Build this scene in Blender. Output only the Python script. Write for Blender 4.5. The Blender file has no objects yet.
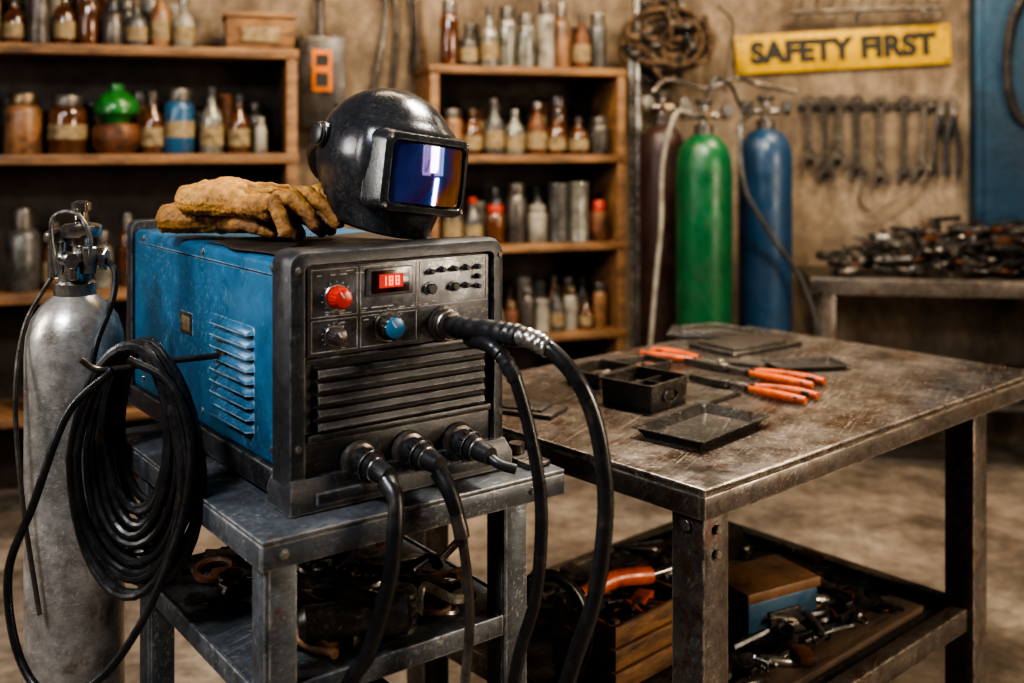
import bpy, bmesh, math, random
from mathutils import Vector, Matrix, Euler, noise
random.seed(7)
R=random.uniform
D=bpy.data; S=bpy.context.scene
pi=math.pi
def H(h):
    h=h.lstrip('#'); o=[]
    for i in (0,2,4):
        c=int(h[i:i+2],16)/255
        o.append(c/12.92 if c<=.04045 else ((c+.055)/1.055)**2.4)
    return (o[0],o[1],o[2],1)
# ---------------------------------------------------------------- materials
def M(name,c1,c2=None,rough=.5,metal=0.,scale=6,bump=.15,bscale=70,wear=0,wearc='#8a8078',dirt=0,dirtc='#1c140e',rvar=.15,stretch=None,coat=0,emit=None,es=1,contrast=.15,scr=0,scrc='#b5a898',wr=.005,dsoft=.16,speck=0,rustv=0,rustc='#5a3018',stain=0,stainc='#2a1f16'):
    m=D.materials.new(name); m.use_nodes=True
    n=m.node_tree.nodes; l=m.node_tree.links; b=n['Principled BSDF']
    c2=c2 or c1
    tc=n.new('ShaderNodeTexCoord'); mp=n.new('ShaderNodeMapping'); l.new(tc.outputs['Object'],mp.inputs[0])
    if stretch: mp.inputs['Scale'].default_value=stretch
    def noise(sc,det=8,ro=.62,src=None):
        t=n.new('ShaderNodeTexNoise'); t.inputs['Scale'].default_value=sc; t.inputs['Detail'].default_value=det; t.inputs['Roughness'].default_value=ro
        l.new(src or mp.outputs[0],t.inputs['Vector']); return t
    def ramp(src,a,bb,va=0,vb=1):
        r=n.new('ShaderNodeMapRange'); r.inputs[1].default_value=a; r.inputs[2].default_value=bb; r.inputs[3].default_value=va; r.inputs[4].default_value=vb
        l.new(src,r.inputs[0]); return r.outputs[0]
    def mul(a,bb):
        mm=n.new('ShaderNodeMath'); mm.operation='MULTIPLY'; l.new(a,mm.inputs[0])
        if isinstance(bb,(int,float)): mm.inputs[1].default_value=bb
        else: l.new(bb,mm.inputs[1])
        return mm.outputs[0]
    def mix(f,a,c):
        x=n.new('ShaderNodeMixRGB')
        l.new(f,x.inputs[0])
        for k,v in ((1,a),(2,c)):
            if isinstance(v,tuple): x.inputs[k].default_value=v
            else: l.new(v,x.inputs[k])
        return x.outputs[0]
    n1=noise(scale)
    col=mix(ramp(n1.outputs[0],.5-contrast,.5+contrast),H(c1),H(c2))
    n3=noise(scale*2.3,6)
    rgh=ramp(n3.outputs[0],.3,.7,max(rough-rvar,.03),min(rough+rvar,1))
    if rustv>0:
        n4=noise(scale*1.7+3.1,10,.75); col=mix(ramp(n4.outputs[0],.62-rustv*.2,.66-rustv*.2+.06,0,.8),col,H(rustc))
    if dirt>0:
        n2=noise(scale*.9+1.3,10,.72)
        t=.66-dirt*.28
        col=mix(ramp(n2.outputs[0],t,t+dsoft,0,.85),col,H(dirtc))
    if stain>0:
        n6=noise(scale*.45+.4,6,.6); col=mix(ramp(n6.outputs[0],.47,.66,0,stain),col,H(stainc))
    if speck>0:
        n5=noise(scale*9,8,.75); x=n.new('ShaderNodeMixRGB'); x.blend_type='MULTIPLY'; x.inputs[0].default_value=1
        l.new(col,x.inputs[1]); l.new(ramp(n5.outputs[0],.33,.67,1-speck,1+speck*.6),x.inputs[2]); col=x.outputs[0]
    if scr>0:
        for ang,sc in ((.5,9),(-.35,13),(1.3,7)):
            m0=n.new('ShaderNodeMapping'); m0.inputs['Rotation'].default_value=(ang*.7,ang*.3,ang); l.new(tc.outputs['Object'],m0.inputs[0])
            mq=n.new('ShaderNodeMapping'); mq.inputs['Scale'].default_value=(.35,24,24); l.new(m0.outputs[0],mq.inputs[0])
            ns=noise(sc,2,.5,mq.outputs[0]); nm=noise(scale*1.5+ang,3)
            col=mix(mul(mul(ramp(ns.outputs[0],.60,.70),ramp(nm.outputs[0],.43,.6)),scr),col,H(scrc))
    if wear>0:
        bv=n.new('ShaderNodeBevel'); bv.samples=4; bv.inputs['Radius'].default_value=wr
        g=n.new('ShaderNodeNewGeometry'); dp=n.new('ShaderNodeVectorMath'); dp.operation='DOT_PRODUCT'
        l.new(bv.outputs[0],dp.inputs[0]); l.new(g.outputs['Normal'],dp.inputs[1])
        p=ramp(dp.outputs['Value'],.99,.88)
        nn=noise(scale*5,6,.7); q=ramp(nn.outputs[0],.38,.56)
        col=mix(mul(mul(p,q),wear),col,H(wearc))
    l.new(col,b.inputs['Base Color']); l.new(rgh,b.inputs['Roughness'])
    b.inputs['Metallic'].default_value=metal
    if coat: b.inputs['Coat Weight'].default_value=coat; b.inputs['Coat Roughness'].default_value=.08
    if emit: b.inputs['Emission Color'].default_value=H(emit); b.inputs['Emission Strength'].default_value=es
    if bump:
        nb=noise(bscale,6,.6); bm=n.new('ShaderNodeBump'); bm.inputs['Strength'].default_value=bump; bm.inputs['Distance'].default_value=.004
        l.new(nb.outputs[0],bm.inputs['Height']); l.new(bm.outputs[0],b.inputs['Normal'])
    return m
wall_m=M('plaster_wall','#94836f','#5c4d3f',.85,0,2.2,1,16,dirt=.62,dirtc='#33281e',stretch=(1,1,.6),dsoft=.2,speck=.45,stain=.65,stainc='#33281f')
floor_m=M('concrete_floor','#8f8275','#5e5349',.5,0,2.1,.5,30,dirt=.6,dirtc='#352c24',rvar=.2,dsoft=.2,speck=.42,stain=.6,stainc='#342c25')
ceil_m=M('ceiling_paint','#4a4036','#302820',.9)
blue_m=M('blue_paint','#2d6588','#245370',.34,.15,4,.04,150,wear=.9,wearc='#a3b6c0',dirt=.34,dirtc='#1a3444',rvar=.1,scr=.4,scrc='#86a4b6',dsoft=.3,speck=.25)
black_m=M('black_plastic','#303033','#222225',.38,0,6,.2,350,wear=.9,wearc='#8a8886',dirt=.34,dirtc='#3c352f',dsoft=.3,scr=.4,scrc='#6e6c6a',speck=.4)
black2_m=M('black_recess','#111113','#0b0b0c',.5,0,9,.1)
panel_m=M('control_panel_plate','#626367','#4a4b50',.36,.35,9,.06,200,dirt=.4,dirtc='#2c2b2d',scr=.4,dsoft=.25,speck=.3)
white_m=M('print_white','#d4d2cc','#9a9a96',.6,0,60,0)
steel_m=M('steel','#a8a39c','#77716b',.3,.85,14,.12,120,dirt=.3,dirtc='#3a2c22',speck=.3)
chrome_m=M('chrome','#cfccc8','#a5a29d',.18,.95,14,.03,speck=.2)
dsteel_m=M('dark_steel','#6e6862','#48413b',.36,.65,14,.2,120,dirt=.3,dirtc='#33241a',speck=.3)
brass_m=M('tarnished_brass','#7c6a50','#52463a',.35,.8,14,.1,speck=.3,dirt=.3)
cart_m=M('cart_paint','#60656a','#474b50',.38,.35,5,.15,90,wear=1,wearc='#bcb8b2',dirt=.5,dirtc='#2a241f',dsoft=.2,scr=.55,scrc='#a8a6a2',speck=.4,rustv=.15,stain=.3,stainc='#241e1a')
table_m=M('table_steel','#6a625b','#453e38',.38,.4,5,.2,60,wear=1,wearc='#c8baa8',dirt=.5,dirtc='#2c2019',rvar=.15,scr=.5,scrc='#a0958a',dsoft=.2,speck=.45,rustv=.5,rustc='#54331f',wr=.007)
ttop_m=M('table_top_steel','#766d65','#4c443e',.28,.45,3.4,.18,60,wear=1,wearc='#d4c6b4',dirt=.66,dirtc='#302319',rvar=.18,scr=.75,scrc='#b4a89a',dsoft=.16,speck=.5,rustv=.55,rustc='#523322',stain=.6,stainc='#2b211a',wr=.008)
rub_m=M('rubber_cable','#262526','#191819',.34,0,20,.12,90,dirt=.28,dirtc='#50473e',speck=.3)
rub2_m=M('rubber_grip','#1c1c1d','#2a2a2c',.42,0,20,.1)
cyl_m=M('galvanised_cylinder','#c4c0ba','#8a857f',.34,.6,4,.15,50,dirt=.5,dirtc='#5c4c40',rvar=.15,scr=.4,scrc='#e0dcd6',dsoft=.22,speck=.35,rustv=.15,rustc='#6a4a34')
green_m=M('green_paint','#145a30','#0f4628',.38,0,5,.1,40,dirt=.45,dirtc='#0a2817',dsoft=.25,scr=.3,scrc='#4c8a64',speck=.25,stain=.3,stainc='#0c2415')
blue2_m=M('blue_cyl_paint','#20405f','#193349',.4,0,5,.1,40,dirt=.45,dirtc='#121d2a',dsoft=.25,scr=.3,scrc='#56748c',speck=.25,stain=.3,stainc='#101a24')
red_m=M('red_oxide_paint','#35201a','#241411',.45,0,6,.1,40,dirt=.4,speck=.3)
wood_m=M('shelf_wood','#8a6440','#593e25',.6,0,5,.3,60,dirt=.5,dirtc='#281b10',stretch=(1,6,6),dsoft=.2,speck=.35)
woodd_m=M('shelf_back_wood','#33261a','#22180f',.75,0,5,.3,40,dirt=.4,speck=.4)
crate_m=M('crate_wood','#85603c','#533a22',.7,0,8,.4,60,dirt=.45,stretch=(1,5,5),speck=.3)
plank_m=M('old_plank','#5a4636','#3a2c20',.7,0,8,.4,60,dirt=.5,stretch=(1,5,5),speck=.3)
leather_m=M('leather','#b98640','#865a28',.6,0,9,.9,190,dirt=.42,dirtc='#442a14',rvar=.1,dsoft=.2,speck=.38)
leather2_m=M('leather_dark','#9b6c30','#68441c',.63,0,9,.9,190,dirt=.45,dirtc='#33200f',dsoft=.2,speck=.38)
helm_m=M('helmet_shell','#333437','#26272a',.25,.25,7,.08,250,wear=.6,wearc='#8c8c88',dirt=.3,dirtc='#48443e',rvar=.09,scr=.18,scrc='#7c7d80',dsoft=.3,speck=.32)
orange_m=M('orange_grip','#d0601c','#a04010',.4,0,15,.15,dirt=.3,dirtc='#4a2008',speck=.2)
redk_m=M('red_knob','#c8301c','#a82412',.35,0,10,.02)
bluek_m=M('blue_knob','#2a78a8','#1f628c',.35,0,10,.02)
mat_m=M('oily_mat','#3a322c','#241d18',.5,0,15,.6,60,dirt=.3,dirtc='#66543f',speck=.4)
dark_m=M('dark_painted_metal','#4c4743','#332f2c',.35,.42,10,.15,80,dirt=.3,dirtc='#4e3e30',scr=.5,scrc='#958d84',speck=.38)
yellow_m=M('sign_yellow','#c29a06','#a88204',.55,0,4,.1,dirt=.36,dirtc='#5e4208',dsoft=.3,speck=.3)
signtxt_m=M('sign_black','#12100d','#1c1812',.6,0,30,.1)
bluep_m=M('cabinet_blue','#22465e','#183448',.5,.2,2.5,.12,40,dirt=.5,dirtc='#10202c',dsoft=.25,scr=.4,scrc='#547088',speck=.3,stain=.4,stainc='#101a22')
case_m=M('tool_case_blue','#2f5470','#25435a',.45,.1,9,.12,40,dirt=.4,dirtc='#12202c',speck=.3)
lid_m=M('box_lid','#7d5c40','#583e28',.5,0,10,.2,dirt=.4,speck=.3)
screen_m=M('display_glass','#300806','#200504',.2,0,5,0)
digit_m=M('display_digits','#ff3a18','#ff3a18',.4,0,5,0,emit='#ff5a30',es=3)
lcd_m=M('display_backlight','#a01c10','#881408',.4,0,5,0,emit='#b01408',es=.8)
label_m=M('orange_label','#c8701c','#a4560f',.6,0,20,.05,dirt=.3)
rope_m=M('rope','#6a543c','#402e20',.85,0,30,.6,90,speck=.4)
redc_m=M('red_cap','#a8361c','#862812',.45,0,20,.05)
pane_m=M('window_daylight','#ffffff','#ffffff',.3,0,2,0,emit='#ffe6c4',es=3.2)  # glow for the added panes out of view
lens_m=D.materials.new('coated_lens'); lens_m.use_nodes=True  # coating tint, with blue, violet and gold reflections painted into the ramp
n=lens_m.node_tree.nodes; l=lens_m.node_tree.links; b=n['Principled BSDF']
tc=n.new('ShaderNodeTexCoord'); sp=n.new('ShaderNodeSeparateXYZ'); l.new(tc.outputs['Object'],sp.inputs[0])
nz=n.new('ShaderNodeTexNoise'); nz.inputs['Scale'].default_value=14; nz.inputs['Detail'].default_value=2; l.new(tc.outputs['Object'],nz.inputs['Vector'])
ma=n.new('ShaderNodeMath'); ma.operation='MULTIPLY_ADD'; l.new(nz.outputs[0],ma.inputs[0]); ma.inputs[1].default_value=.09; l.new(sp.outputs[1],ma.inputs[2])
mb_=n.new('ShaderNodeMath'); mb_.operation='MULTIPLY_ADD'; l.new(sp.outputs[2],mb_.inputs[0]); mb_.inputs[1].default_value=-.35; l.new(ma.outputs[0],mb_.inputs[2])
cr=n.new('ShaderNodeValToRGB'); mr=n.new('ShaderNodeMapRange'); mr.inputs[1].default_value=-.07; mr.inputs[2].default_value=.07
l.new(mb_.outputs[0],mr.inputs[0]); l.new(mr.outputs[0],cr.inputs[0])
e=cr.color_ramp.elements; e[0].color=H('#34408c'); e[1].color=H('#b07c3e')
for p_,c_ in ((.25,'#4656a8'),(.45,'#4e388c'),(.62,'#2c5cb0'),(.76,'#644898'),(.88,'#9a6448')):
    x=e.new(p_); x.color=H(c_)
l.new(cr.outputs[0],b.inputs['Base Color']); b.inputs['Metallic'].default_value=.65; b.inputs['Roughness'].default_value=.10
b.inputs['Coat Weight'].default_value=1; b.inputs['Coat Roughness'].default_value=.02
# ---------------------------------------------------------------- mesh builder
def rotz(a): return Matrix.Rotation(a,4,'Z')
def TM(loc,rx=0,ry=0,rz=0): return Matrix.Translation(loc)@Euler((rx,ry,rz)).to_matrix().to_4x4()
def along(p,d):
    d=Vector(d).normalized(); q=Vector((0,0,1)).rotation_difference(d)
    return Matrix.Translation(Vector(p))@q.to_matrix().to_4x4()
def catmull(pts,n=8):
    P=[Vector(p) for p in pts]
    if len(P)<3: return P
    P=[P[0]*2-P[1]]+P+[P[-1]*2-P[-2]]; o=[]
    for i in range(1,len(P)-2):
        a,b,c,d=P[i-1:i+3]
        for k in range(n):
            t=k/n
            o.append(.5*((2*b)+(c-a)*t+(2*a-5*b+4*c-d)*t*t+(3*b-a-3*c+d)*t**3))
    o.append(P[-2]); return o
class MB:
    def __init__(s): s.v=[];s.f=[];s.mi=[];s.m=[];s.T=Matrix.Identity(4)
    def add(s,vs,fs,mat,T=None):
        if mat not in s.m: s.m.append(mat)
        k=s.m.index(mat); o=len(s.v); T=s.T@T if T is not None else s.T
        s.v+= [T@Vector(v) for v in vs]
        for f in fs: s.f.append([i+o for i in f]); s.mi.append(k)
    def box(s,lo,hi,mat,bev=.002,T=None,seg=2):
        bm=bmesh.new(); bmesh.ops.create_cube(bm,size=1)
        lo=Vector(lo);hi=Vector(hi);c=(lo+hi)/2;d=hi-lo
        for v in bm.verts: v.co=Vector((v.co.x*d.x+c.x,v.co.y*d.y+c.y,v.co.z*d.z+c.z))
        bev=min(bev,min(abs(d.x),abs(d.y),abs(d.z))*.45)
        if bev>0: bmesh.ops.bevel(bm,geom=bm.edges[:],offset=bev,segments=seg,affect='EDGES',profile=.5)
        bm.verts.index_update()
        s.add([v.co.copy() for v in bm.verts],[[v.index for v in f.verts] for f in bm.faces],mat,T); bm.free()
    def cbox(s,c,d,mat,bev=.002,T=None):
        s.box([c[i]-d[i]/2 for i in range(3)],[c[i]+d[i]/2 for i in range(3)],mat,bev,T)
    def loft(s,loops,mat,c0=True,c1=True,T=None):
        n=len(loops[0]); vs=[p for L in loops for p in L]; fs=[]
        for i in range(len(loops)-1):
            for j in range(n):
                k=(j+1)%n; fs.append([i*n+j,i*n+k,(i+1)*n+k,(i+1)*n+j])
        if c0: fs.append(list(range(n))[::-1])
        if c1: fs.append([(len(loops)-1)*n+j for j in range(n)])
        s.add(vs,fs,mat,T)
    def lathe(s,prof,mat,T=None,seg=24,c0=True,c1=True):
        s.loft([[(r*math.cos(2*pi*j/seg),r*math.sin(2*pi*j/seg),z) for j in range(seg)] for r,z in prof],mat,c0,c1,T)
    def cyl(s,p0,p1,r,mat,r1=None,seg=20,bev=.0015):
        p0=Vector(p0);p1=Vector(p1);L=(p1-p0).length; r1=r if r1 is None else r1; bev=min(bev,L*.3,r*.3)
        s.lathe([(r-bev,0),(r,bev),(r1,L-bev),(max(r1-bev,.0003),L)],mat,along(p0,p1-p0),seg)
    def sphere(s,c,r,mat,sc=(1,1,1),T=None,seg=14):
        rows=seg//2; loops=[]
        for i in range(rows+1):
            a=pi*i/rows; rr=max(math.sin(a),.001)*r; z=-math.cos(a)*r
            loops.append([(c[0]+rr*math.cos(2*pi*j/seg)*sc[0],c[1]+rr*math.sin(2*pi*j/seg)*sc[1],c[2]+z*sc[2]) for j in range(seg)])
        s.loft(loops,mat,True,True,T)
    def tube(s,pts,r,mat,seg=10,n=8,raw=False,closed=False):
        P=[Vector(p) for p in pts] if raw else catmull(pts,n)
        rf=r if callable(r) else (lambda t:r)
        up=Vector((0,0,1)); d=(P[1]-P[0]).normalized()
        a=d.cross(up)
        if a.length<.01: a=d.cross(Vector((1,0,0)))
        a.normalize(); loops=[]
        for i,p in enumerate(P):
            t=(P[min(i+1,len(P)-1)]-P[max(i-1,0)]).normalized()
            a=(a-t*a.dot(t)); a=a.normalized() if a.length>1e-6 else t.orthogonal().normalized(); c=t.cross(a)
            rr=rf(i/(len(P)-1))
            loops.append([p+(a*math.cos(2*pi*j/seg)+c*math.sin(2*pi*j/seg))*rr for j in range(seg)])
        s.loft(loops,mat,not closed,not closed)
    def torus(s,R0,r,mat,T=None,seg=28,sg=8,sx=1,sy=1):
        loops=[]
        for j in range(sg):
            b=2*pi*j/sg
            loops.append([((R0+r*math.cos(b))*math.cos(2*pi*i/seg)*sx,(R0+r*math.cos(b))*math.sin(2*pi*i/seg)*sy,r*math.sin(b)) for i in range(seg)])
        loops.append(loops[0]); s.loft(loops,mat,False,False,T)
    def prism(s,pts,z0,z1,mat,T=None):
        s.loft([[(x,y,z0) for x,y in pts],[(x,y,z1) for x,y in pts]],mat,True,True,T)
    def out(s,name,parent=None,T=None,angle=38):
        me=D.meshes.new(name); me.from_pydata([tuple(v) for v in s.v],[],s.f); 
        for m in s.m: me.materials.append(m)
        me.polygons.foreach_set('material_index',s.mi)
        bm=bmesh.new(); bm.from_mesh(me); bmesh.ops.recalc_face_normals(bm,faces=bm.faces[:]); bm.to_mesh(me); bm.free()
        me.polygons.foreach_set('use_smooth',[True]*len(me.polygons)); me.set_sharp_from_angle(angle=math.radians(angle))
        me.update(); o=D.objects.new(name,me); S.collection.objects.link(o)
        if parent: o.parent=parent
        if T is not None: o.matrix_local=T
        return o
def empty(name,loc,rz=0):
    o=D.objects.new(name,None); o.empty_display_size=.1; S.collection.objects.link(o); o.location=loc; o.rotation_euler=(0,0,rz); return o
def rr(w,h,r,n=4):
    o=[]
    for cx,cy,a0 in ((w/2-r,h/2-r,0),(-w/2+r,h/2-r,90),(-w/2+r,-h/2+r,180),(w/2-r,-h/2+r,270)):
        for k in range(n+1):
            a=math.radians(a0+90*k/n); o.append((cx+r*math.cos(a),cy+r*math.sin(a)))
    return o
def text(body,size,mat,parent,T,ext=.001,off=.0,name='lettering'):
    c=D.curves.new(name,'FONT'); c.body=body; c.size=size; c.extrude=ext; c.offset=off; c.align_x='CENTER'; c.align_y='CENTER'; c.space_character=1.04
    c.materials.append(mat); o=D.objects.new(name,c); S.collection.objects.link(o); o.parent=parent; o.matrix_local=T; return o
RX90=Matrix.Rotation(pi/2,4,'X')
# ---------------------------------------------------------------- room
def wallslab(name,a,b,th,z0,z1,mat):
    a=Vector(a);b=Vector(b);L=(b-a).length;ang=math.atan2(b.y-a.y,b.x-a.x)
    m=MB(); m.box((0,0,z0),(L,th,z1),mat,0); return m.out(name,None,Matrix.Translation((a.x,a.y,0))@rotz(ang))
aA=math.atan(.31); aB=-math.atan(.1527)
wallslab('wall_back',(-4,3.697),(.95,5.2315),.15,0,3.1,wall_m)
wallslab('wall_tools',(.95,5.2315),(4.4,4.705),.15,0,3.1,wall_m)
wallslab('wall_right',(4.4,4.705),(4.4,-3),.15,0,3.1,wall_m)
wallslab('wall_front',(4.4,-3),(-4,-3),.15,0,3.1,wall_m)
wallslab('wall_left',(-4,-3),(-4,3.697),.15,0,3.1,wall_m)
m=MB(); m.box((-4.2,-3.2,-.1),(4.6,5.6,0),floor_m,0); m.out('floor')
m=MB(); m.box((-4.2,-3.2,3.1),(4.6,5.6,3.2),ceil_m,0); m.out('ceiling')
for i,y0 in enumerate((.95,-.65)):  # glowing windows added out of view for the visor and metal to reflect
    m=MB(); x=4.39; y1=y0+1.2; z0,z1=1.15,2.35
    m.box((x-.012,y0,z0),(x-.004,y1,z1),pane_m,0)
    for y in (y0,y0+.4,y0+.8,y1): m.box((x-.04,y-.025,z0-.03),(x,y+.025,z1+.03),dark_m,.003)
    for z in (z0,z0+.6,z1): m.box((x-.036,y0,z-.025),(x-.001,y1,z+.025),dark_m,.003)
    m.box((x-.1,y0-.05,z0-.06),(x,y1+.05,z0-.031),wood_m,.003); m.out('window_%d'%(i+1))
# ---------------------------------------------------------------- small part generators
def wrench(m,T,L,mat,w=.018):
    h=.004
    m.prism([(-w*.42,L*.1),(w*.42,L*.1),(w*.3,L*.5),(w*.42,L*.88),(-w*.42,L*.88),(-w*.3,L*.5)],-h,h,mat,T)
    seg=20;ro=w*.95;ri=w*.5
    def ring(r,z): return [(r*math.cos(2*pi*i/seg),L*.06+r*math.sin(2*pi*i/seg),z) for i in range(seg)]
    lp=[ring(ro,-h*1.3),ring(ro,h*1.3),ring(ri,h*1.3),ring(ri,-h*1.3),ring(ro,-h*1.3)]
    m.loft(lp,mat,False,False,T)
    y=L*.86
    m.prism([(-w*.45,y),(w*.45,y),(w*1.15,y+w*.9),(w*1.05,y+w*2.3),(w*.55,y+w*2.5),(w*.5,y+w*1.3),(0,y+w*.95),(-w*.5,y+w*1.3),(-w*.6,y+w*2.3),(-w*1.1,y+w*2),(-w*1.15,y+w*.9)],-h*1.3,h*1.3,mat,T)
def bolt(m,T,r,L,mat):
    m.lathe([(r*1.9,0),(r*1.9,r*1.3)],mat,T,6); m.lathe([(r,r*1.3),(r,L)],mat,T,10)
def pliers(name,p_end,p_head,z,long=False):
    p0=Vector((p_end[0],p_end[1],0));p1=Vector((p_head[0],p_head[1],0)); L=(p1-p0).length
    a=math.atan2((p1-p0).y,(p1-p0).x); m=MB()
    for s in (1,-1):
        m.tube([(0,s*.030,.012),(L*.15,s*.032,.013),(L*.35,s*.024,.013),(L*.50,s*.012,.012)],lambda t:.0095*(.75+.5*math.sin(pi*min(1,t+.12))),orange_m,10)
        m.tube([(L*.47,s*.014,.012),(L*.62,s*.004,.012),(L*.68,-s*.003,.012)],.0065,dsteel_m,8)
        m.prism([(L*.64,s*.001),(L*.66,s*.017),(L*.74,s*.019),(L*(.99),s*.005),(L,s*.001)],.004,.019,dsteel_m)
        m.box((L*.46,s*.014-.009,.004),(L*.495,s*.014+.009,.02),rub2_m,.002)
        m.box((L*.05,s*.031-.0105,.006),(L*.12,s*.031+.0105,.02),rub2_m,.003)
    m.cyl((L*.68,0,.001),(L*.68,0,.022),.012,steel_m)
    return m.out(name,None,Matrix.Translation((p_end[0],p_end[1],z))@rotz(a))
def junk(m,x0,x1,y0,y1,z,n,mats,sz=.05,layers=2):
    for i in range(n):
        x=R(x0,x1);y=R(y0,y1);zz=z+R(0,layers*sz*.35); T=TM((x,y,zz+sz*.15),R(-.2,.2),R(-.2,.2),R(0,6.3)); mt=random.choice(mats); k=random.random(); s=sz*R(.6,1.3)
        if k<.2: m.lathe([(s*.2,-s),(s*.25,-s*.9),(s*.25,s*.6),(s*.16,s*.8),(s*.16,s*1.2)],mt,T@Matrix.Rotation(pi/2,4,'X'),14)
        elif k<.36: m.cbox((0,0,0),(s*1.3,s*.8,s*.4),mt,.003,T)
        elif k<.56: m.torus(s*.5,s*.13,mt,T,20,7)
        elif k<.72: wrench(m,T,s*2.2,mt,s*.25)
        elif k<.9: bolt(m,T@Matrix.Rotation(pi/2,4,'X'),s*.12,s*1.2,mt)
        else: m.tube([(x+R(-s,s)*1.2,y+R(-s,s)*1.2,zz+R(.1,.8)*s) for _ in range(5)],s*.11,rub_m,8)
# bottles -----------------------------------------------------------------
amber=M('amber_glass','#5a341c','#341f10',.15,0,20,.02,coat=.6,dirt=.35,dirtc='#5f4c38')
clear=M('cloudy_glass','#7a786f','#4e4b43',.2,.1,20,.05,coat=.5,dirt=.4)
tan=M('tan_jar','#8a6342','#5d3f28',.4,0,14,.15,dirt=.5,speck=.3)
gjar=M('green_plastic','#2a6c2f','#1c5020',.28,0,14,.05,dirt=.3)
bbot=M('blue_bottle','#2b5674','#1f405a',.3,0,14,.05,dirt=.45,dirtc='#2c2a28')
wbot=M('dirty_white','#8a8478','#655e54',.45,0,14,.05,dirt=.45)
rust=M('rusty_tin','#72462b','#462a18',.55,.3,16,.3,dirt=.5,speck=.3)
greyc=M('grey_can','#5e5c59','#403d3a',.38,.4,14,.1,dirt=.35,speck=.3)
labelp=M('paper_label','#8e7b5a','#69583c',.7,0,30,.05,dirt=.5,speck=.3)
PAL=[amber,amber,amber,tan,clear,rust,dsteel_m,greyc,wbot,dsteel_m,rust,greyc]
def vessel(m,x,y,z,r,h,kind,mat,cap=None):
    T=Matrix.Translation((x,y,z)); cap=cap or dsteel_m
    if kind=='jar':
        m.lathe([(r*.92,0),(r,h*.04),(r,h*.68),(r*.93,h*.76),(r*.72,h*.81)],mat,T,20); m.lathe([(r*.78,h*.8),(r*.8,h*.82),(r*.8,h*.97),(r*.74,h)],cap,T,20)
    elif kind=='bottle':
        m.lathe([(r*.93,0),(r,h*.03),(r,h*.5),(r*.85,h*.6),(r*.42,h*.72),(r*.34,h*.78),(r*.34,h*.88)],mat,T,20); m.lathe([(r*.4,h*.86),(r*.42,h*.88),(r*.4,h*.99),(r*.3,h)],cap,T,14)
        m.lathe([(r*1.015,h*.12),(r*1.015,h*.42)],labelp,T,20,False,False)
    elif kind=='can':
        m.lathe([(r*.96,0),(r*1.02,h*.02),(r*.98,h*.05),(r*.98,h*.93),(r*1.03,h*.96),(r*.99,h),(r*.93,h),(r*.92,h*.97)],mat,T,22)
        m.lathe([(r*.995,h*.2),(r*.995,h*.75)],labelp if random.random()<.4 else mat,T,22,False,False)
    elif kind=='spray':
        m.lathe([(r*.93,0),(r,h*.03),(r,h*.66),(r*.8,h*.73),(r*.6,h*.75)],mat,T,18); m.lathe([(r*.62,h*.75),(r*.62,h*.95),(r*.5,h)],cap,T,16)
    elif kind=='pot':
        m.lathe([(r*.75,0),(r,h*.15),(r*1.02,h*.4),(r*.85,h*.5)],mat,T,22)
def vrow(name,x0,x1,z,hmin,hmax,parent,T,n,dy=(-.0,.2),capset=None):
    m=MB(); st=(x1-x0)/n; z+=.0005
    for i in range(n):
        h=R(hmin,hmax); k=random.choice(['jar','bottle','can','spray','bottle','jar']); r=min(st*.47,h*R(.24,.38))
        vessel(m,x0+(i+.5)*st,R(.05,.09),z,r,h,k,random.choice(PAL),random.choice(capset or [dsteel_m,steel_m,rub2_m,redc_m if random.random()<.3 else dsteel_m,brass_m]))
    for i in range(n-1):
        h=R(hmin,hmax)*1.1; r=min(st*.44,h*.3); vessel(m,x0+(i+1)*st,.2,z,r,h,random.choice(['jar','bottle','can']),random.choice(PAL))
    return m.out(name,None,T)
def shelf(name,Tm,W,zs,dep=.33,post=.045,th=.04):
    m=MB()
    for x in (0,W-post):
        m.box((x,0,0),(x+post,dep,zs[0]-th),wood_m,.004)
    for z in zs:
        m.box((-.005,-.006,z-th),(W+.005,dep,z),wood_m,.004)
    m.box((.01,dep-.012,.05),(W-.01,dep,zs[0]-.01),woodd_m,0)
    return m.out(name,None,Tm)
TL=Matrix.Translation((-.876,4.29,0))@rotz(aA)@Matrix.Translation((-1.9,0,0))
shelf('wooden_shelf',TL,1.9,[1.82,1.395,.865,.4])
X=lambda v:v+1.9
for nm,(x,r,h,k,mt,cp) in {
 'storage_jar':(-1.037,.068,.235,'jar',tan,brass_m),'varnish_jar':(-.879,.073,.23,'jar',amber,dsteel_m),
 'solvent_bottle':(-.563,.045,.25,'bottle',amber,dsteel_m),'blue_bottle':(-.462,.06,.26,'jar',bbot,dsteel_m),
 'glass_bottle':(-.336,.047,.27,'bottle',clear,rub2_m),'oil_bottle':(-.228,.043,.24,'bottle',amber,rub2_m),'glue_bottle':(-.141,.026,.15,'spray',wbot,wbot)}.items():
    m=MB(); vessel(m,0,0,0,r,h,k,mt,cp)
    if k=='jar' and nm!='storage_jar': m.lathe([(r*1.012,h*.25),(r*1.012,h*.5)],labelp,None,20,False,False)
    m.out(nm,None,TL@Matrix.Translation((X(x),.09,1.3955)))
m=MB(); vessel(m,0,0,0,.095,.24,'pot',rust); m.lathe([(.045,.115),(.055,.14),(.085,.16),(.088,.19),(.07,.225),(.03,.25),(.028,.275),(.015,.28)],gjar,None,22); m.out('green_canister',None,TL@Matrix.Translation((X(-.699),.1,1.3955)))
vrow('jars_and_bottles',.1,.75,1.395,.15,.26,None,TL,6)
m=MB()
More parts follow.
